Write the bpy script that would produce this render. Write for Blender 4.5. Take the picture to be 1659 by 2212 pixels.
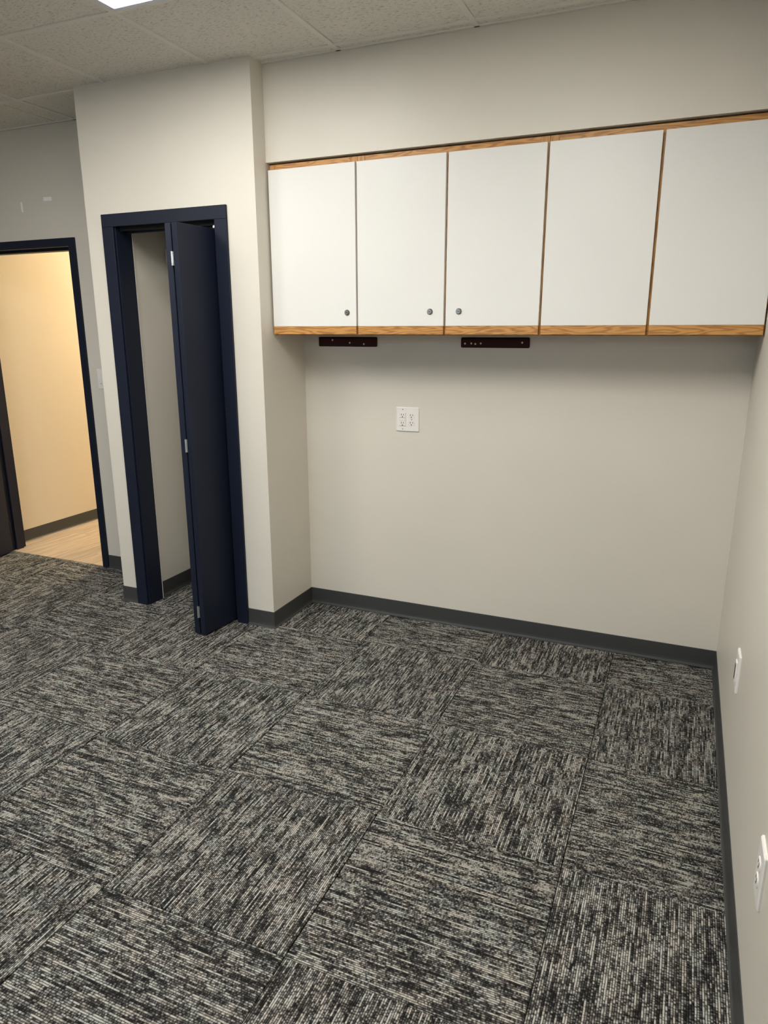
import bpy, bmesh, math, random
from mathutils import Matrix, Vector
random.seed(7)
for o in list(bpy.data.objects): bpy.data.objects.remove(o, do_unlink=True)
scn = bpy.context.scene
C = scn.collection
U = 1.1                      # survey units -> metres (24-inch ceiling grid and carpet tiles)

# ------------------------------------------------------------------ camera
cam_d = bpy.data.cameras.new('camera'); cam = bpy.data.objects.new('camera', cam_d); C.objects.link(cam)
yaw, pitch, roll = 0.404985, -0.256097, -0.0014106
fwd = Vector((-math.sin(yaw)*math.cos(pitch), math.cos(yaw)*math.cos(pitch), math.sin(pitch)))
rt = Vector((math.cos(yaw), math.sin(yaw), 0)); up = rt.cross(fwd)
r2 = math.cos(roll)*rt + math.sin(roll)*up; u2 = -math.sin(roll)*rt + math.cos(roll)*up
cam.matrix_world = Matrix((( r2.x, u2.x, -fwd.x, 1.74704*U), (r2.y, u2.y, -fwd.y, -3.08479*U), (r2.z, u2.z, -fwd.z, 1.42092*U), (0, 0, 0, 1)))
cam_d.sensor_fit = 'HORIZONTAL'; cam_d.sensor_width = 36; cam_d.lens = 36*1505.67/1659
cam_d.clip_start = .02
scn.camera = cam

# ------------------------------------------------------------------ world, assumed daylight, exposure
w = bpy.data.worlds.new('world'); scn.world = w; w.use_nodes = True
w.node_tree.nodes['Background'].inputs[0].default_value = (.62, .78, 1, 1)
w.node_tree.nodes['Background'].inputs[1].default_value = 1.0
vs = scn.view_settings
vs.view_transform = 'Standard'; vs.look = 'None'; vs.exposure = 0.06; vs.gamma = 1; vs.use_curve_mapping = False
TROFFER = 17.3               # radiance of the ceiling light diffusers
HALL = 275.0  # radiance of the assumed hallway lamp
DAY = 85.0                   # watts of daylight through the assumed window behind the camera

# ------------------------------------------------------------------ survey
W = 1.9778; H = 2.483; D = .3787; DI = .277; XL = -.9455; XI = -.795; XR = -.165
DS = .286; ZS = 2.1105; HB = .0827; TOE = .0115
RL = -3.15; RB = -4.75; TH = .1     # left wall, rear wall, wall thickness
HXL = -2.36; HXR = -1.16; HY = 3.3  # hallway

win_l = bpy.data.lights.new('daylight', 'AREA'); win_l.shape = 'RECTANGLE'; win_l.size = 3.2*U; win_l.size_y = 1.7*U  # added sky light outside the assumed rear window
win_l.energy = DAY; win_l.color = (.72, .86, 1)
wo = bpy.data.objects.new('daylight', win_l); C.objects.link(wo)
wo.location = (-.6*U, (RB-1.5)*U, 2.7*U); wo.rotation_euler = (math.radians(70), 0, 0)

# ------------------------------------------------------------------ helpers
def srgb(r, g, b):
    f = lambda c: c/12.92 if c <= .04045 else ((c+.055)/1.055)**2.4
    return (f(r/255), f(g/255), f(b/255), 1)

class NT:
    def __init__(s, name, rough=.5, spec=.5, metal=0):
        s.m = bpy.data.materials.new(name); s.m.use_nodes = True
        s.t = s.m.node_tree; s.b = s.t.nodes['Principled BSDF']
        s.b.inputs['Roughness'].default_value = rough; s.b.inputs['Specular IOR Level'].default_value = spec
        s.b.inputs['Metallic'].default_value = metal
    def n(s, typ, **kw):
        x = s.t.nodes.new(typ)
        for k, v in kw.items(): setattr(x, k, v)
        return x
    def l(s, a, b): s.t.links.new(a, b)
    def val(s, sock, v):
        if isinstance(v, (int, float, tuple)): sock.default_value = v
        else: s.l(v, sock)
    def math(s, op, a, b=0.0, c=None):
        x = s.n('ShaderNodeMath', operation=op); s.val(x.inputs[0], a); s.val(x.inputs[1], b)
        if c is not None: s.val(x.inputs[2], c)
        return x.outputs[0]
    def obj(s): return s.n('ShaderNodeTexCoord').outputs['Object']
    def rnd(s): return s.n('ShaderNodeObjectInfo').outputs['Random']
    def sep(s, v):
        x = s.n('ShaderNodeSeparateXYZ'); s.l(v, x.inputs[0]); return x.outputs
    def comb(s, x, y, z):
        c = s.n('ShaderNodeCombineXYZ')
        for i, v in enumerate((x, y, z)): s.val(c.inputs[i], v)
        return c.outputs[0]
    def noise(s, vec, scale, detail=2, rough=.5):
        x = s.n('ShaderNodeTexNoise'); s.val(x.inputs['Vector'], vec)
        x.inputs['Scale'].default_value = scale; x.inputs['Detail'].default_value = detail; x.inputs['Roughness'].default_value = rough
        return x.outputs['Fac']
    def ramp(s, fac, stops, interp='LINEAR'):
        x = s.n('ShaderNodeValToRGB'); s.val(x.inputs[0], fac); x.color_ramp.interpolation = interp
        e = x.color_ramp.elements
        while len(e) < len(stops): e.new(.5)
        for i, (p, c) in enumerate(stops): e[i].position = p; e[i].color = c
        return x.outputs[0]
    def mix(s, f, a, b, mode='MIX'):
        x = s.n('ShaderNodeMix', data_type='RGBA', blend_type=mode)
        s.val(x.inputs[0], f); s.val(x.inputs[6], a); s.val(x.inputs[7], b); return x.outputs[2]
    def color(s, c): s.val(s.b.inputs['Base Color'], c)
    def bump(s, h, strength, dist):
        x = s.n('ShaderNodeBump'); x.inputs['Strength'].default_value = strength; x.inputs['Distance'].default_value = dist
        s.val(x.inputs['Height'], h); s.l(x.outputs[0], s.b.inputs['Normal'])

def geo_pos(t): return t.n('ShaderNodeNewGeometry').outputs['Position']

def paint(name, col, rough=.42, spec=.45, peel=.12):
    t = NT(name, rough, spec); p = geo_pos(t)
    n1 = t.noise(p, 1.7, 3); c2 = tuple(min(1, x*1.05) for x in col[:3]) + (1,)
    c1 = tuple(x*.96 for x in col[:3]) + (1,)
    t.color(t.mix(n1, c1, c2))
    t.bump(t.noise(p, 260, 2), peel, .002)
    return t.m

M = {}
M['wall'] = paint('greige_wall_paint', (.68, .64, .56, 1))
M['hallwall'] = paint('hall_wall_paint', (.62, .55, .44, 1), .5)
M['navy'] = paint('navy_paint', (.0072, .0108, .024, 1), .5, .28, .06)
M['white'] = paint('white_laminate', (.745, .735, .70, 1), .38, .4, .01)
M['plastic'] = paint('white_plastic', (.80, .77, .73, 1), .35, .5, .0)
M['oldwhite'] = paint('tape_white', (.90, .90, .87, 1), .6, .2, .0)
M['black'] = paint('dark_slot', (.012, .011, .010, 1), .6, .2, .0)
M['base'] = paint('charcoal_vinyl_base', (.046, .047, .046, 1), .45, .4, .02)
M['brown'] = paint('dark_brown_laminate', (.032, .0095, .0055, 1), .6, .15, .02)
M['hole'] = paint('screw_hole', (.62, .53, .40, 1), .5, .4, .0)
M['plenum'] = paint('plenum_dark', (.03, .028, .025, 1), .9, .1, .0)
M['bar'] = paint('grid_bar_enamel', (.76, .74, .68, 1), .5, .3, .0)
M['subfloor'] = paint('subfloor', (.02, .02, .02, 1), .9, .1, .0)

t = NT('brushed_nickel', .28, .5, 1); t.color((.30, .28, .25, 1)); M['metal'] = t.m
t = NT('zinc_hinge', .35, .5, 1); t.color((.72, .74, .76, 1)); M['zinc'] = t.m
t = NT('troffer_rim', .35, .5, .3); t.color((.62, .66, .74, 1)); M['rim'] = t.m
def emit(name, col, k):
    m = bpy.data.materials.new(name); m.use_nodes = True; nt = m.node_tree; nt.nodes.clear()
    e = nt.nodes.new('ShaderNodeEmission'); o = nt.nodes.new('ShaderNodeOutputMaterial')
    e.inputs[0].default_value = col; e.inputs[1].default_value = k; nt.links.new(e.outputs[0], o.inputs[0]); return m
M['light'] = emit('lit_diffuser', (1, .975, .92, 1), TROFFER*.85)
M['light2'] = emit('lit_diffuser_new_tubes', (1, .975, .92, 1), TROFFER*1.12)  # assumed out-of-view panels, raised above the visible one to balance the room light
M['halllight'] = emit('warm_lit_diffuser', (1, .85, .58, 1), HALL)
# glazing of the assumed window: thin clear glass
m = bpy.data.materials.new('clear_glass'); m.use_nodes = True; nt = m.node_tree; nt.nodes.clear()
a = nt.nodes.new('ShaderNodeBsdfTransparent'); g = nt.nodes.new('ShaderNodeBsdfGlossy'); g.inputs['Roughness'].default_value = .02
f = nt.nodes.new('ShaderNodeFresnel'); mx = nt.nodes.new('ShaderNodeMixShader'); o = nt.nodes.new('ShaderNodeOutputMaterial')
nt.links.new(f.outputs[0], mx.inputs[0]); nt.links.new(a.outputs[0], mx.inputs[1]); nt.links.new(g.outputs[0], mx.inputs[2]); nt.links.new(mx.outputs[0], o.inputs[0])
M['glass'] = m

# carpet: loop pile in ribs along local Y, streaky greys
t = NT('striped_loop_carpet', .95, .08)
x, y, z = t.sep(t.obj()); sd = t.math('MULTIPLY', t.rnd(), 91.7)
wob = t.math('MULTIPLY', t.math('SUBTRACT', t.noise(t.comb(t.math('MULTIPLY', x, 40.), t.math('MULTIPLY', y, 60.), sd), 1, 1), .5), .0014)
xw = t.math('ADD', x, wob)
PIT = .0058
rib = t.math('FLOOR', t.math('DIVIDE', xw, PIT))
fr = t.math('FRACT', t.math('DIVIDE', xw, PIT))
prof = t.math('SUBTRACT', 1.0, t.math('POWER', t.math('ABSOLUTE', t.math('SUBTRACT', t.math('MULTIPLY', fr, 2.0), 1.0)), 2.0))
ribv = t.math('MULTIPLY', rib, 7.31)
streak = t.noise(t.comb(ribv, t.math('MULTIPLY', y, 8.), sd), 1, 1, .5)
mid = t.noise(t.comb(t.math('MULTIPLY', rib, 3.77), t.math('MULTIPLY', y, 34.), t.math('ADD', sd, 5.)), 1, 1, .6)
patch = t.noise(t.comb(t.math('MULTIPLY', x, 20.), t.math('MULTIPLY', y, 14.), t.math('ADD', sd, 23.)), 1, 3, .6)
loop = t.noise(t.comb(t.math('MULTIPLY', rib, 3.17), t.math('MULTIPLY', y, 200.), sd), 1, 0)
v = t.math('MULTIPLY', streak, .95)
v = t.math('ADD', v, t.math('MULTIPLY', mid, .75))
v = t.math('ADD', v, t.math('MULTIPLY', patch, .46))
v = t.math('ADD', v, t.math('MULTIPLY', loop, .70))
v = t.math('SUBTRACT', v, .935)
col = t.ramp(v, [(.24, (.018, .0176, .017, 1)), (.42, (.075, .072, .067, 1)), (.56, (.24, .232, .212, 1)), (.74, (.52, .505, .455, 1))])
hue = t.noise(t.comb(t.math('MULTIPLY', x, 22.), t.math('MULTIPLY', y, 16.), t.math('ADD', sd, 41.)), 1, 1)
col = t.mix(t.ramp(hue, [(.38, (0, 0, 0, 1)), (.62, (1, 1, 1, 1))]), t.mix(1.0, col, (1.03, .985, .965, 1), 'MULTIPLY'), t.mix(1.0, col, (.97, 1.0, 1.01, 1), 'MULTIPLY'))
col = t.mix(t.math('MULTIPLY', t.math('SUBTRACT', 1.0, prof), .8), col, (.010, .012, .012, 1))
t.color(col)
t.bump(t.math('ADD', prof, t.math('MULTIPLY', loop, .9)), .9, .003)
M['carpet'] = t.m

# fissured mineral-fibre ceiling tile
t = NT('fissured_ceiling_tile', .95, .1)
x, y, z = t.sep(t.obj()); sd = t.math('MULTIPLY', t.rnd(), 57.3)
fis = t.noise(t.comb(t.math('MULTIPLY', x, 55.), t.math('MULTIPLY', y, 170.), sd), 1, 3, .6)
pin = t.noise(t.comb(t.math('MULTIPLY', x, 300.), t.math('MULTIPLY', y, 300.), sd), 1, 1)
fm = t.ramp(fis, [(.33, (0, 0, 0, 1)), (.44, (1, 1, 1, 1))])
c0 = t.mix(fm, (.50, .48, .43, 1), (.78, .755, .69, 1))
t.color(t.mix(t.ramp(pin, [(.3, (0, 0, 0, 1)), (.45, (1, 1, 1, 1))]), t.mix(1.0, c0, (.8, .8, .8, 1), 'MULTIPLY'), c0))
t.bump(t.math('ADD', fm, t.math('MULTIPLY', pin, .4)), .6, .0015)
M['tile'] = t.m

# oak, grain along local X
def oak(name, light, dark, vert=False):
    t = NT(name, .42, .4)
    x, y, z = t.sep(geo_pos(t)); sd = t.math('MULTIPLY', t.rnd(), 33.)
    if vert: x, z = z, x
    g1 = t.noise(t.comb(t.math('MULTIPLY', x, 3.2), t.math('MULTIPLY', y, 20.), t.math('ADD', t.math('MULTIPLY', z, 26.), sd)), 1, 2)
    rings = t.math('SINE', t.math('MULTIPLY', g1, 62.))
    pores = t.noise(t.comb(t.math('MULTIPLY', x, 25.), t.math('MULTIPLY', y, 600.), t.math('ADD', t.math('MULTIPLY', z, 650.), sd)), 1, 2)
    f = t.math('ADD', t.math('MULTIPLY', t.math('ADD', rings, 1.0), .28), t.math('MULTIPLY', pores, .55))
    t.color(t.ramp(f, [(.2, dark), (.45, tuple((a+b)/2 for a, b in zip(light, dark))), (.7, light)]))
    t.bump(pores, .1, .001)
    return t.m
M['oak'] = oak('honey_oak', (.54, .27, .075, 1), (.31, .13, .030, 1))
M['oakv'] = oak('honey_oak_upright', (.50, .25, .07, 1), (.31, .13, .030, 1), True)
M['oakdark'] = oak('oak_carcass', (.34, .17, .06, 1), (.20, .09, .028, 1))
# vinyl planks, grain along local Y
t = NT('light_vinyl_plank', .5, .35)
x, y, z = t.sep(t.obj()); rn = t.rnd(); sd = t.math('MULTIPLY', rn, 47.)
g = t.noise(t.comb(t.math('MULTIPLY', x, 40.), t.math('MULTIPLY', y, 2.5), sd), 1, 4, .6)
c = t.ramp(g, [(.3, (.36, .27, .19, 1)), (.65, (.58, .47, .35, 1))])
t.color(t.mix(1.0, c, t.ramp(rn, [(0, (.88, .88, .88, 1)), (1, (1.05, 1.04, 1.02, 1))]), 'MULTIPLY'))
M['plank'] = t.m

def tag(o, label=None, cat=None, group=None, kind=None):
    if label: o['label'] = label
    if cat: o['category'] = cat
    if group: o['group'] = group
    if kind: o['kind'] = kind
    return o
def empty(name, loc, parent=None):
    o = bpy.data.objects.new(name, None); C.objects.link(o); o.empty_display_size = .05
    o.location = Vector(loc)*U; return o
def bm_box(bm, x0, x1, y0, y1, z0, z1, bev=0, seg=1):
    vs_ = [bm.verts.new((x*U, y*U, z*U)) for x in (x0, x1) for y in (y0, y1) for z in (z0, z1)]
    q = [(0, 1, 3, 2), (4, 6, 7, 5), (0, 4, 5, 1), (2, 3, 7, 6), (0, 2, 6, 4), (1, 5, 7, 3)]
    fs = [bm.faces.new([vs_[i] for i in f]) for f in q]
    if bev:
        es = list({e for f in fs for e in f.edges})
        bmesh.ops.bevel(bm, geom=es, offset=bev*U, segments=seg, affect='EDGES', profile=.5)
def link(name, bm, mat, parent=None, origin=None, smooth=False):
    bmesh.ops.recalc_face_normals(bm, faces=bm.faces[:])
    if origin is None:
        lo = Vector([min(v.co[i] for v in bm.verts) for i in range(3)]); hi = Vector([max(v.co[i] for v in bm.verts) for i in range(3)])
        origin = Vector(((lo.x+hi.x)/2, (lo.y+hi.y)/2, lo.z))
    else: origin = Vector(origin)*U
    for v in bm.verts: v.co -= origin
    me = bpy.data.meshes.new(name); bm.to_mesh(me); bm.free(); me.materials.append(M[mat])
    if smooth:
        for p in me.polygons: p.use_smooth = True
    o = bpy.data.objects.new(name, me); C.objects.link(o); o.location = origin
    if parent is not None:
        o.parent = parent; pl = parent.location.copy(); q = parent.parent
        while q: pl += q.location; q = q.parent
        o.location = origin - pl
    return o
def box(name, mat, x0, x1, y0, y1, z0, z1, parent=None, bev=0, seg=1, origin=None):
    bm = bmesh.new(); bm_box(bm, x0, x1, y0, y1, z0, z1, bev, seg); return link(name, bm, mat, parent, origin)
def boxes(name, mat, L, parent=None, bev=0):
    bm = bmesh.new()
    for b in L: bm_box(bm, *b, bev)
    return link(name, bm, mat, parent)
def struct(o, label, cat): return tag(o, label, cat, kind='structure')
def cyl(bm, c, axis, r0, r1, h, n=20):
    # frustum from c along axis
    ax = Vector(axis).normalized(); a = ax.orthogonal().normalized(); b = ax.cross(a)
    L = []
    for rr, hh in ((r0, 0), (r1, h)):
        L.append([bm.verts.new((Vector(c) + ax*hh + (a*math.cos(2*math.pi*k/n)+b*math.sin(2*math.pi*k/n))*rr)*U) for k in range(n)])
    for k in range(n): bm.faces.new((L[0][k], L[0][(k+1) % n], L[1][(k+1) % n], L[1][k]))
    bm.faces.new(L[0]); bm.faces.new(L[1])
def rplate(bm, axis, c, wd, ht, th, rad, n=5):
    """rounded-corner plate; axis 'y': in the XZ plane growing to -y, axis 'x': in the YZ plane growing to -x"""
    pts = []
    for sx, sz, a0 in ((1, 1, 0), (-1, 1, 90), (-1, -1, 180), (1, -1, 270)):
        for k in range(n+1):
            a = math.radians(a0+90*k/n); pts.append((sx*(wd/2-rad)+rad*math.cos(a), sz*(ht/2-rad)+rad*math.sin(a)))
    def P(p, d, s):
        sx = 1-2*s/wd; sz = 1-2*s/ht
        if axis == 'y': return (c[0]+p[0]*sx, c[1]-d, c[2]+p[1]*sz)
        return (c[0]-d, c[1]+p[0]*sx, c[2]+p[1]*sz)
    R = [[bm.verts.new(Vector(P(p, d, s))*U) for p in pts] for d, s in ((0, 0), (th*.6, 0), (th, th*.5))]
    N = len(pts)
    for a, b in zip(R[:-1], R[1:]):
        for k in range(N): bm.faces.new((a[k], a[(k+1) % N], b[(k+1) % N], b[k]))
    bm.faces.new(R[0]); bm.faces.new(R[-1])

# ------------------------------------------------------------------ room shell
OX0, OX1, OZ = -2.300, -1.425, 1.905       # hall doorway rough opening
struct(boxes('wall_back', 'wall', [(RL-TH, OX0, 0, TH, 0, H+.1), (OX0, OX1, 0, TH, OZ, H+.1), (OX1, W+TH, 0, TH, 0, H+.1)]),
       'greige painted back wall behind the alcove, running left past the hallway doorway', 'wall')
struct(box('wall_right', 'wall', W, W+TH, RB-TH, 0, 0, H+.1), 'greige painted wall along the right edge with two outlet plates', 'wall')
wx0, wx1, wz0, wz1 = -2.1, .9, .8, 2.2  # opening of the assumed rear window
struct(box('wall_left', 'wall', RL-TH, RL, RB-TH, 0, 0, H+.1), 'greige painted wall on the far left, out of view', 'wall')
struct(boxes('wall_rear', 'wall', [(RL, wx0, RB-TH, RB, 0, H+.1), (wx1, W, RB-TH, RB, 0, H+.1), (wx0, wx1, RB-TH, RB, 0, wz0), (wx0, wx1, RB-TH, RB, wz1, H+.1)]),
       'greige painted wall behind the camera with a wide window, out of view', 'wall')
CX0, CX1, CZ = -.80, -.190, 1.905         # closet opening
struct(boxes('wall_closet_front', 'wall', [(XL, CX0, -D, -DI, 0, H+.01), (CX1, 0, -D, -DI, 0, H+.01), (CX0, CX1, -D, -DI, CZ, H+.01)]),
       'pale greige closet front wall around the navy bifold door', 'wall')
struct(box('wall_closet_left', 'wall', XL, XI, -DI, 0, 0, H+.01), 'greige left side wall of the closet', 'wall')
struct(box('wall_closet_right', 'wall', XR, 0, -DI, 0, 0, H+.01), 'greige closet side wall forming the left side of the cabinet alcove', 'wall')
struct(box('wall_soffit', 'wall', 0, W, -DS, 0, ZS, H+.01), 'greige soffit filling the space between wall cabinets and ceiling', 'wall')
struct(box('wall_hall_left', 'hallwall', HXL-TH, HXL, TH, HY, 0, H), 'cream lit hallway wall seen through the left doorway', 'wall')
struct(box('wall_hall_right', 'hallwall', HXR, HXR+TH, TH, HY, 0, H), 'hallway wall opposite, hidden behind the closet', 'wall')
struct(box('wall_hall_end', 'hallwall', HXL-TH, HXR+TH, HY, HY+TH, 0, H), 'end wall of the hallway, out of view', 'wall')
struct(box('ceiling_hall', 'bar', HXL-TH, HXR+TH, TH, HY+TH, H, H+.1), 'white ceiling of the hallway, out of view', 'ceiling')

# floor with carpet tiles
fl = struct(box('floor', 'subfloor', RL-TH, W+TH, RB-TH, TH*.05, -.05, -.0065), 'charcoal and grey striped carpet-tile floor', 'floor')
PX, PY = .5495, .5425; GX, GY = .4635, -.3400
tile_cache = {}
def tile_mesh(a0, a1, b0, b1):      # local extents (survey units)
    k = tuple(round(q, 4) for q in (a0, a1, b0, b1))
    if k not in tile_cache:
        bm = bmesh.new(); g = .0007; hz = .006; e = .0022
        lo = [(a0+g, b0+g), (a1-g, b0+g), (a1-g, b1-g), (a0+g, b1-g)]; ins = [(a0+g+e, b0+g+e), (a1-g-e, b0+g+e), (a1-g-e, b1-g-e), (a0+g+e, b1-g-e)]
        A = [bm.verts.new((p[0]*U, p[1]*U, -hz*U)) for p in lo]; B = [bm.verts.new((p[0]*U, p[1]*U, -e*U*1.2)) for p in lo]; T = [bm.verts.new((p[0]*U, p[1]*U, 0)) for p in ins]
        for a, b in ((A, B), (B, T)):
            for i in range(4): bm.faces.new((a[i], a[(i+1) % 4], b[(i+1) % 4], b[i]))
        bm.faces.new(T); bm.faces.new(A[::-1])
        me = bpy.data.meshes.new('carpet_tile'); bm.to_mesh(me); bm.free(); me.materials.append(M['carpet']); tile_cache[k] = me
    return tile_cache[k]
for i in range(-8, 5):
    for j in range(-2, 10):
        x0 = GX+i*PX; x1 = x0+PX; y1 = GY-j*PY; y0 = y1-PY
        cx, cy = (x0+x1)/2, (y0+y1)/2
        x0, x1 = max(x0, RL), min(x1, W); y0, y1 = max(y0, RB), min(y1, .004)
        if x1-x0 < .01 or y1-y0 < .01: continue
        along_y = (i+j) % 2 == 0
        a0, a1, b0, b1 = x0-cx, x1-cx, y0-cy, y1-cy
        if along_y: me = tile_mesh(a0, a1, b0, b1); rz = 0
        else: me = tile_mesh(b0, b1, -a1, -a0); rz = math.pi/2     # local x = world y
        o = bpy.data.objects.new('carpet_tile', me); C.objects.link(o); o.parent = fl
        o.location = Vector((cx, cy, 0))*U - fl.location; o.rotation_euler = (0, 0, rz)

# hallway floor planks
fh = struct(box('floor_hall', 'subfloor', HXL, HXR, .006, HY, -.05, -.004), 'light tan wood-look plank floor of the hallway', 'floor')
PWD = .165; px = HXL-.03; k = 0
while px < HXR:
    yy = .006 - (.31*((k*2) % 5))
    while yy < HY:
        a0, a1, b0, b1 = max(px, HXL), min(px+PWD, HXR), max(yy, .006), min(yy+1.1, HY)
        if a1-a0 > .01 and b1-b0 > .01:
            box('floor_plank', 'plank', a0+.0005, a1-.0005, b0+.0005, b1-.0005, -.004, .001, fh)
        yy += 1.1
    px += PWD; k += 1

# ceiling: slab, tiles, T-bars
ce = struct(box('ceiling', 'plenum', RL-TH, W+TH, RB-TH, TH, H+.1, H+.14), 'suspended ceiling of off-white fissured tiles in a T-bar grid', 'ceiling')
QX, QY = .562, .558; KX, KY = -.204, -.345; BW = .0105
xs = [x for x in [KX+QX*k for k in range(-6, 6)] if RL < x < W]
ys = [y for y in [KY-QY*k for k in range(0, 9)] if RB < y]
for x in xs: box('grid_bar', 'bar', x-BW, x+BW, RB, -.0, H, H+.012, ce)
for y in ys: box('grid_bar', 'bar', RL, W, y-BW, y+BW, H+.0006, H+.0115, ce)
for y0_, y1_, x0_, x1_ in ((-.014, -.003, RL, XL), (-DS-.012, -DS-.0025, 0, W)):
    box('wall_angle', 'bar', x0_, x1_, y0_, y1_, H, H+.012, ce)
box('wall_angle', 'bar', W-.012, W, RB, -DS, H, H+.012, ce)
xe = [RL]+xs+[W]; ye = [0]+ys+[RB]
li = xs.index(min(xs, key=lambda v: abs(v-KX)))
troffers = [(xs[li], ys[1]), (xs[li+2], ys[2]), (xs[li-2], ys[2])]  # first panel is visible; the others are assumed, added for room light
def in_light(cx, cy):
    return any(a < cx < a+QX and b-2*QY < cy < b for a, b in troffers)
cnt = 0
for i in range(len(xe)-1):
    for j in range(len(ye)-1):
        x0, x1, y1, y0 = xe[i], xe[i+1], ye[j], ye[j+1]
        if x1-x0 < .03 or y1-y0 < .03 or in_light((x0+x1)/2, (y0+y1)/2): continue
        if j == 0 and x0 > 0 - .3 and x1 > .3: y1 = -DS
        if j == 0 and (x0+x1)/2 > XL and (x0+x1)/2 < -.05: continue     # over the closet
        cuts = [(x0+.012, x1-.0135)]
        if j == 0 and x0 < -1.5 < x1: cuts = [(x0+.012, -1.577), (-1.5735, -1.4605), (-1.457, x1-.0135)]
        for a, b in cuts:
            z = H+.004+random.uniform(0, .0015)
            o = box('ceiling_tile', 'tile', a, b, y0+.0125, y1-.0105, z, z+.014, ce)

# ceiling lights
def troffer(x0, y1, label, mat='light2'):
    x1, y0 = x0+QX, y1-2*QY; e = BW+.001
    t_ = tag(empty('ceiling_light', ((x0+x1)/2, (y0+y1)/2, H)), label, 'light', 'recessed ceiling light panels')
    a0, a1, b0, b1 = x0+e, x1-e, y0+e, y1-e; r = .020
    bm = bmesh.new()
    for b in ((a0, a1, b0, b0+r), (a0, a1, b1-r, b1), (a0, a0+r, b0+r, b1-r), (a1-r, a1, b0+r, b1-r)): bm_box(bm, *b, H-.004, H+.02, .001)
    link('rim', bm, 'rim', t_)
    box('housing', 'bar', a0, a1, b0, b1, H+.02, H+.07, t_)
    box('diffuser', mat, a0+r, a1-r, b0+r, b1-r, H+.004, H+.012, t_)
LB = ['bright recessed ceiling light panel cut off by the top edge, left of the soffit', 'recessed ceiling light panel above the camera, out of view', 'recessed ceiling light panel over the left half of the room, out of view']
for (a, b), l, mt in zip(troffers, LB, ('light', 'light2', 'light2')): troffer(a, b, l, mt)
hl = tag(empty('hall_ceiling_light', (-1.72, 1.9, H)), 'warm flush ceiling light in the hallway, hidden above the doorway', 'light')  # unseen lamp, assumed from the warm light in the hallway
bm = bmesh.new(); cyl(bm, (-1.72, 1.9, H), (0, 0, -1), .17, .17, .02, 32); link('housing', bm, 'rim', hl)
bm = bmesh.new(); cyl(bm, (-1.72, 1.9, H-.02), (0, 0, -1), .155, .13, .03, 32); link('diffuser', bm, 'halllight', hl)

# assumed window in the unseen rear wall, added for the room's cool light
wn = struct(empty('window_1', ((wx0+wx1)/2, RB-.05, wz0)), 'wide white framed window behind the camera, out of view', 'window')
for b in ((wx0, wx1, wz0, wz0+.04), (wx0, wx1, wz1-.04, wz1), (wx0, wx0+.04, wz0+.04, wz1-.04), (wx1-.04, wx1, wz0+.04, wz1-.04), (-.62, -.58, wz0+.04, wz1-.04)):
    box('window_frame', 'plastic', b[0], b[1], RB-.08, RB-.03, b[2], b[3], wn, .003)
for a0, a1 in ((wx0+.04, -.62), (-.58, wx1-.04)):
    box('pane', 'glass', a0, a1, RB-.058, RB-.054, wz0+.04, wz1-.04, wn)

# ------------------------------------------------------------------ cove baseboards (path, room on the right-hand side)
PROF = [(0, 0), (TOE, 0), (TOE, .003), (.0075, .006), (.0048, .012), (.0036, .022), (.0030, HB-.003), (.0022, HB), (0, HB)]
def baseboards(path, names):
    n = len(path); secs = []
    for i in range(n):
        d1 = (Vector(path[i])-Vector(path[i-1])).normalized() if i > 0 else None
        d2 = (Vector(path[i+1])-Vector(path[i])).normalized() if i < n-1 else None
        d1 = d1 or d2; d2 = d2 or d1
        n1 = Vector((d1.y, -d1.x)); n2 = Vector((d2.y, -d2.x)); b = (n1+n2); b = b/(b.dot(n1)) if b.length > .01 else n1
        secs.append([Vector((path[i][0]+b.x*p[0], path[i][1]+b.y*p[0], p[1])) for p in PROF])
    for i, (nm, lab) in enumerate(names):
        bm = bmesh.new()
        A = [bm.verts.new(p*U) for p in secs[i]]; B = [bm.verts.new(p*U) for p in secs[i+1]]; k = len(A)
        for q in range(k): bm.faces.new((A[q], B[q], B[(q+1) % k], A[(q+1) % k]))
        bm.faces.new(A[::-1]); bm.faces.new(B)
        struct(link(nm, bm, 'base'), lab, 'baseboard')
CO0, CO1 = -.846, -.146                   # closet casing outer edges
HO1 = -1.418                              # hall frame outer right edge
baseboards([(HO1, 0), (XL, 0), (XL, -D), (CO0, -D)],
           [('baseboard_hall_door', 'charcoal vinyl baseboard between hallway door frame and closet'), ('baseboard_closet_left', 'charcoal vinyl baseboard on the left side of the closet'),
            ('baseboard_closet_front_left', 'short charcoal vinyl baseboard left of the navy closet frame')])
baseboards([(CO1, -D), (0, -D), (0, 0), (W, 0), (W, RB)],
           [('baseboard_closet_front_right', 'short charcoal vinyl baseboard right of the navy closet frame'), ('baseboard_alcove_left', 'charcoal vinyl baseboard on the alcove left side'),
            ('baseboard_back', 'long charcoal vinyl baseboard along the alcove back wall'), ('baseboard_right', 'charcoal vinyl baseboard running along the right wall to the camera')])
baseboards([(XI, -DI), (XI, 0), (XR, 0), (XR, -DI)],
           [('baseboard_closet_inside_left', 'charcoal vinyl baseboard on the left wall inside the closet'), ('baseboard_closet_inside_back', 'charcoal vinyl baseboard on the back wall inside the closet'),
            ('baseboard_closet_inside_right', 'charcoal vinyl baseboard hidden on the right wall inside the closet')])
baseboards([(HXL, TH+.03), (HXL, HY)], [('baseboard_hall', 'brown-grey vinyl baseboard along the lit hallway wall')])

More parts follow.
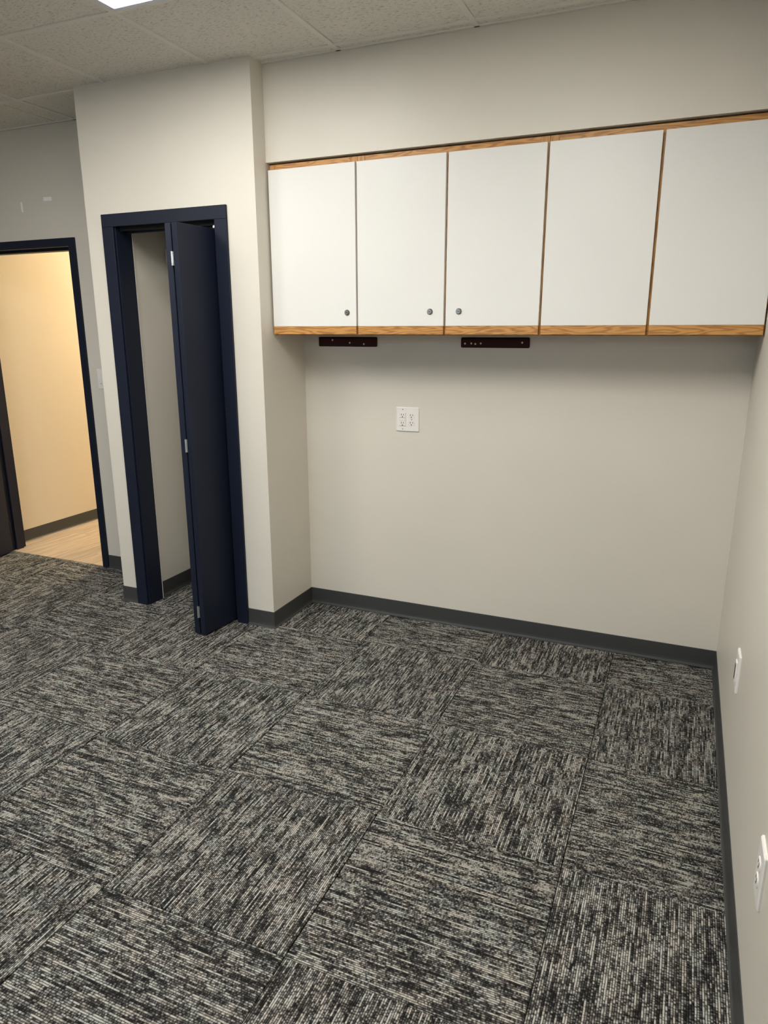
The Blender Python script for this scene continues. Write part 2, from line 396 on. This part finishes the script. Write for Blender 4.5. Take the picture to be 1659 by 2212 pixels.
# ------------------------------------------------------------------ hallway door
d1 = struct(empty('door_1', (-1.86, 0, 0)), 'open navy door and steel frame of the hallway doorway at the left edge', 'door')
JX0, JX1, JZ = -2.268, -1.462, 1.868       # clear opening at the rabbet
def frame_leg(name, xo, xi, sgn):
    # steel frame leg: face, rabbet, stop
    bm = bmesh.new()
    bm_box(bm, min(xo, xi), max(xo, xi), -.012, TH+.012, 0, 1.912)
    s0, s1 = (xi, xi+sgn*.015); bm_box(bm, min(s0, s1), max(s0, s1), .034, .085, 0, JZ)
    return link(name, bm, 'navy', d1)
frame_leg('side_jamb', -2.312, JX0, 1)
frame_leg('side_jamb', HO1, JX1, -1)
bm = bmesh.new(); bm_box(bm, JX0, JX1, -.012, TH+.012, JZ, 1.912); bm_box(bm, JX0+.015, JX1-.015, .034, .085, JZ-.015, JZ)
link('head_jamb', bm, 'navy', d1)
box('strike_plate', 'black', JX1-.006, JX1+.001, .004, .026, .885, .965, d1, .001)
bm = bmesh.new(); bm_box(bm, .002, .795, -.016, .016, .009, 1.862, .0015)
leaf = link('door_leaf', bm, 'navy', d1, (0, 0, 0))
leaf.location = Vector((-2.250, -.016, 0))*U - d1.location; leaf.rotation_euler = (0, 0, math.radians(-80))
for z in (.16, .95, 1.68):
    bm = bmesh.new(); cyl(bm, (-.003, .012, z-.045), (0, 0, 1), .006, .006, .09, 12)
    h = link('hinge', bm, 'navy', None, (0, 0, 0)); h.parent = leaf; h.location = (0, 0, 0)

# ------------------------------------------------------------------ closet bifold door
d2 = struct(empty('door_2', (-.5, -D, 0)), 'navy bifold closet door folded half open in its navy frame', 'door')
CI0, CI1, CIZ = -.780, -.209, 1.885
PR = .012
boxes('casing', 'navy', [(CO0, CI0, -D-PR, -D, 0, CIZ)], d2, .0012)
boxes('casing', 'navy', [(CI1, CO1, -D-PR, -D, 0, CIZ)], d2, .0012)
boxes('casing', 'navy', [(CO0, CO1, -D-PR, -D, CIZ, 1.941)], d2, .0012)
def jamb(x0, x1, s):
    bm = bmesh.new(); bm_box(bm, min(x0, x1), max(x0, x1), -D, -DI, 0, CIZ+.004); link('jamb', bm, 'navy', d2)
jamb(CX0, -.773, 1); jamb(CX1, -.214, -1)
box('drywall_edge', 'wall', CX0, -.7715, -DI, -DI+.004, 0, CIZ, d2)
box('jamb', 'navy', CX0, CX1, -D, -DI, CIZ+.004, CZ, d2)
box('head_stop', 'navy', -.773, -.214, -.318, -.30, CIZ-.022, CIZ+.004, d2)
box('track', 'black', -.770, -.217, -.358, -.335, CIZ-.016, CIZ+.004, d2, .001)
def panel(px_, py_, qx_, qy_, th, side):
    """leaf whose outer face runs p->q (q is the fold); thickness goes to `side`"""
    d = Vector((qx_-px_, qy_-py_)); L = d.length; ang = math.atan2(d.y, d.x)
    bm = bmesh.new(); y0, y1 = (0, th) if side > 0 else (-th, 0)
    bm_box(bm, 0, L, y0, y1, .010, 1.850, .0012)
    o = link('door_panel', bm, 'navy', d2, (0, 0, 0)); o.location = Vector((px_, py_, 0))*U - d2.location; o.rotation_euler = (0, 0, ang)
    return o, L
pa, La = panel(-.222, -.330, -.247, -.598, .0272, -1)     # right leaf, face towards the cabinets
pb, Lb = panel(-.345, -.330, -.309, -.596, .0272, 1)      # left leaf folded against it
for z0, z1 in ((1.681, 1.737), (.891, .949), (.095, .154)):
    bm = bmesh.new()
    cx, cy = -.2785, -.5985
    cyl(bm, (cx, cy-.002, z0), (0, 0, 1), .0042, .0042, z1-z0, 10)
    bm_box(bm, cx-.0045, cx+.0065, cy+.0005, cy+.002, z0, z1)
    bm_box(bm, cx+.002, cx+.0075, cy-.0015, cy+.001, z0+.01, z1-.012)
    link('hinge', bm, 'zinc', d2)
box('pivot_bracket', 'zinc', -.243, -.224, -.356, -.336, CIZ-.030, CIZ-.018, d2, .001)
box('pivot_bracket', 'zinc', -.240, -.216, -.352, -.322, .001, .006, d2, .001)
# cleat board inside the closet
tag(box('shelf_cleat', 'wall', XI+.001, XR-.001, -.018, 0, 1.752, 1.8215), 'painted cleat board high on the back wall inside the closet', 'cleat')

# ------------------------------------------------------------------ wall cabinets
YF = -DS-.001; YD = YF + 0.0       # door faces
CB, CT = 1.397, 2.1035
def lock(door, x, z, yf):
    bm = bmesh.new(); cyl(bm, (x, yf, z), (0, -1, 0), .0125, .0125, .002, 28); cyl(bm, (x, yf-.002, z), (0, -1, 0), .0122, .0085, .0045, 28)
    cyl(bm, (x, yf-.006, z), (0, -1, 0), .0075, .0070, .002, 24)
    l = link('lock', bm, 'metal', door)
    return l
def cabinet(x0, x1, doors, label):
    t_ = tag(empty('wall_cabinet', ((x0+x1)/2, 0, CB)), label, 'cabinet', 'oak trimmed white wall cabinets')
    yb = YF+.019          # front of face frame
    boxes('carcass', 'oakdark', [(x0, x0+.014, yb+.016, -.001, CB+.004, CT), (x1-.014, x1, yb+.016, -.001, CB+.004, CT),
          (x0+.014, x1-.014, yb+.016, -.001, CB+.004, CB+.02), (x0+.014, x1-.014, yb+.016, -.001, CT-.018, CT), (x0+.014, x1-.014, -.008, -.001, CB+.02, CT-.018)], t_)
    s = .033
    box('stile', 'oakv', x0, x0+s, yb, yb+.016, CB, CT, t_, .0006); box('stile', 'oakv', x1-s, x1, yb, yb+.016, CB, CT, t_, .0006)
    box('top_rail', 'oak', x0+s+.0003, x1-s-.0003, yb, yb+.016, CT-.045, CT, t_, .0006)
    box('bottom_rail', 'oak', x0+s+.0003, x1-s-.0003, yb, yb+.016, CB, CB+.04, t_, .0006)
    if len(doors) > 1:
        m_ = (doors[0][1]+doors[1][0])/2; box('stile', 'oakv', m_-.02, m_+.02, yb, yb+.016, CB+.0403, CT-.0453, t_, .0006)
    for a, b, lk in doors:
        dr = box('door', 'white', a, b, YF, YF+.018, 1.4345, 2.080, t_, .0008)
        box('pull_strip', 'oak', a, b, YF-.0005, YF+.0175, 1.4005, 1.4342, dr, .0010)
        if lk is not None:
            l = lock(dr, lk, 1.491, YF)
            # key slot: sits on the lock face
            bm = bmesh.new(); bm_box(bm, lk-.0038, lk+.0038, YF-.0086, YF-.0078, 1.4900, 1.4920); link('key_slot', bm, 'black', dr)
    return t_
cabinet(.0060, .4235, [(.0085, .4200, .377)], 'narrow single-door white wall cabinet with oak trim next to the closet wall')
cabinet(.4245, 1.2015, [(.4280, .8110, .753), (.8200, 1.1970, .876)], 'middle double-door white wall cabinet with oak trim and two locks side by side')
cabinet(1.2025, W-.0015, [(1.2060, 1.5890, None), (1.5990, W-.006, None)], 'rightmost double-door white wall cabinet with oak trim, without locks')

# dark brown strips screwed to the wall under the cabinets
def strip(x0, x1, holes, label):
    z0, z1 = 1.342, 1.3865
    t_ = tag(empty('mounting_strip', ((x0+x1)/2, 0, z0)), label, 'mounting strip', 'brown mounting strips under the cabinets')
    bm = bmesh.new(); rplate(bm, 'y', ((x0+x1)/2, -.0002, (z0+z1)/2), x1-x0, z1-z0, .012, .006); link('board', bm, 'brown', t_)
    for fx, fz in holes:
        bm = bmesh.new(); cyl(bm, (x0+fx*(x1-x0), -.0115, z1-fz*(z1-z0)), (0, -1, 0), .0048, .0036, .0018, 12); link('screw', bm, 'hole', t_)
strip(.085, .392, [(.25, .32), (.55, .60), (.79, .72)], 'short dark brown strip with three screws below the first two cabinet doors')
strip(.803, 1.109, [(.065, .60), (.16, .58), (.22, .63), (.30, .58), (.90, .48)], 'dark brown strip with five screws below the third cabinet door')

# ------------------------------------------------------------------ outlets, switch, tape
def duplex(axis, c, parent, y0):
    """two rounded receptacle faces; c = centre on the plate front"""
    for s in (1, -1):
        bm = bmesh.new(); q = (c[0], c[1], c[2]+s*.0180)
        rplate(bm, axis, q, .031, .0255, .0025, .010); r = link('receptacle', bm, 'plastic', parent)
        bm = bmesh.new(); d = .0027
        for dx, hh in ((-.006, .0080), (.006, .0066)):
            if axis == 'y': bm_box(bm, q[0]+dx-.0012, q[0]+dx+.0012, q[1]-d-.0002, q[1]-d+.0006, q[2]+.0035-hh/2, q[2]+.0035+hh/2)
            else: bm_box(bm, q[0]-d-.0002, q[0]-d+.0006, q[1]+dx-.0012, q[1]+dx+.0012, q[2]+.0035-hh/2, q[2]+.0035+hh/2)
        ax = (0, -1, 0) if axis == 'y' else (-1, 0, 0)
        p = (q[0], q[1]-d+.0006, q[2]-.0065) if axis == 'y' else (q[0]-d+.0006, q[1], q[2]-.0065)
        cyl(bm, p, ax, .0026, .0026, .0008, 12)
        link('slots', bm, 'black', r)
# two-gang plate on the back wall
PXc, PZc = .4902+.0579, .9517+.0572
t_ = tag(empty('outlet_plate', (PXc, 0, .9517)), 'white double-gang outlet plate with four sockets on the alcove back wall', 'outlet')
bm = bmesh.new(); rplate(bm, 'y', (PXc, 0, PZc), .1158, .1143, .0062, .003); link('plate', bm, 'plastic', t_)
gx = PXc-.0235
g = box('gfci_receptacle', 'plastic', gx-.0155, gx+.0155, -.0105, -.004, PZc-.0310, PZc+.0310, t_, .0010)
for s in (1, -1):
    bm = bmesh.new(); zc = PZc+s*.0195
    for dx, hh in ((-.0056, .0080), (.0056, .0066)): bm_box(bm, gx+dx-.0012, gx+dx+.0012, -.0108, -.0098, zc+.003-hh/2, zc+.003+hh/2)
    cyl(bm, (gx, -.0098, zc-.0072), (0, -1, 0), .0026, .0026, .0010, 12); link('slots', bm, 'black', g)
box('test_buttons', 'plastic', gx-.011, gx+.011, -.0116, -.010, PZc-.0046, PZc+.0046, g, .0006)
bm = bmesh.new(); bm_box(bm, gx-.0152, gx+.0152, -.01062, -.0100, PZc+.0068, PZc+.0078); bm_box(bm, gx-.0152, gx+.0152, -.01062, -.0100, PZc-.0066, PZc-.0062); link('groove', bm, 'black', g)
duplex('y', (PXc+.0215, -.0060, PZc), t_, 0)
for s in (1, -1):
    bm = bmesh.new(); cyl(bm, (gx, -.0058, PZc+s*.046), (0, -1, 0), .0030, .0026, .0012, 12); link('screw', bm, 'metal', t_)
bm = bmesh.new(); cyl(bm, (PXc+.0215, -.0058, PZc), (0, -1, 0), .0030, .0026, .0012, 12); link('screw', bm, 'metal', t_)

def wall_plate_x(name, yc, zc, wd, ht, label, kind):
    t_ = tag(empty(name, (W, yc, zc-ht/2)), label, 'outlet')
    bm = bmesh.new(); rplate(bm, 'x', (W, yc, zc), wd, ht, .0065, .004); link('plate', bm, 'plastic', t_)
    if kind == 'duplex': duplex('x', (W-.0062, yc, zc), t_, 0)
    else:
        box('data_insert', 'plastic', W-.0100, W-.004, yc-.0155, yc+.0155, zc-.031, zc+.031, t_, .001)
        box('data_port', 'black', W-.0106, W-.0092, yc-.009, yc+.009, zc-.026, zc+.022, t_, .0006)
    for s in (1, -1):
        if kind != 'duplex':
            bm = bmesh.new(); cyl(bm, (W-.0055, yc, zc+s*.047), (-1, 0, 0), .0030, .0026, .0015, 10); link('screw', bm, 'metal', t_)
wall_plate_x('data_plate', -.888, .415, .076, .122, 'white plate with a dark port low on the right wall, nearer the alcove corner', 'data')
wall_plate_x('outlet_plate', -1.742, .388, .076, .122, 'white duplex outlet plate low on the right wall, cut by the right edge', 'duplex')
# rocker switch beside the hallway door
t_ = tag(empty('light_switch', (-1.320, 0, 1.092)), 'white rocker light switch plate half hidden by the closet corner', 'switch')
bm = bmesh.new(); rplate(bm, 'y', (-1.320, 0, 1.149), .072, .114, .006, .003); link('plate', bm, 'plastic', t_)
box('rocker', 'plastic', -1.3355, -1.3045, -.0095, -.004, 1.118, 1.180, t_, .001)
box('indicator', 'black', -1.331, -1.325, -.0100, -.0090, 1.122, 1.125, t_)
# bits of tape on the wall above the hallway door
def tape(cx, cz, wd, ht, rot, label):
    bm = bmesh.new(); rplate(bm, 'y', (0, 0, 0), wd, ht, .0008, .002); o = link('tape_strip', bm, 'oldwhite', None, (0, 0, 0))
    o.location = Vector((cx, 0, cz))*U; o.rotation_euler = (0, math.radians(rot), 0); tag(o, label, 'tape', 'leftover tape strips above the hallway door')
tape(-1.789, 2.089, .014, .052, -3, 'upright leftover strip of white tape on the wall above the hallway door')
tape(-1.588, 2.119, .062, .020, 2, 'level leftover strip of white tape right of the upright one')
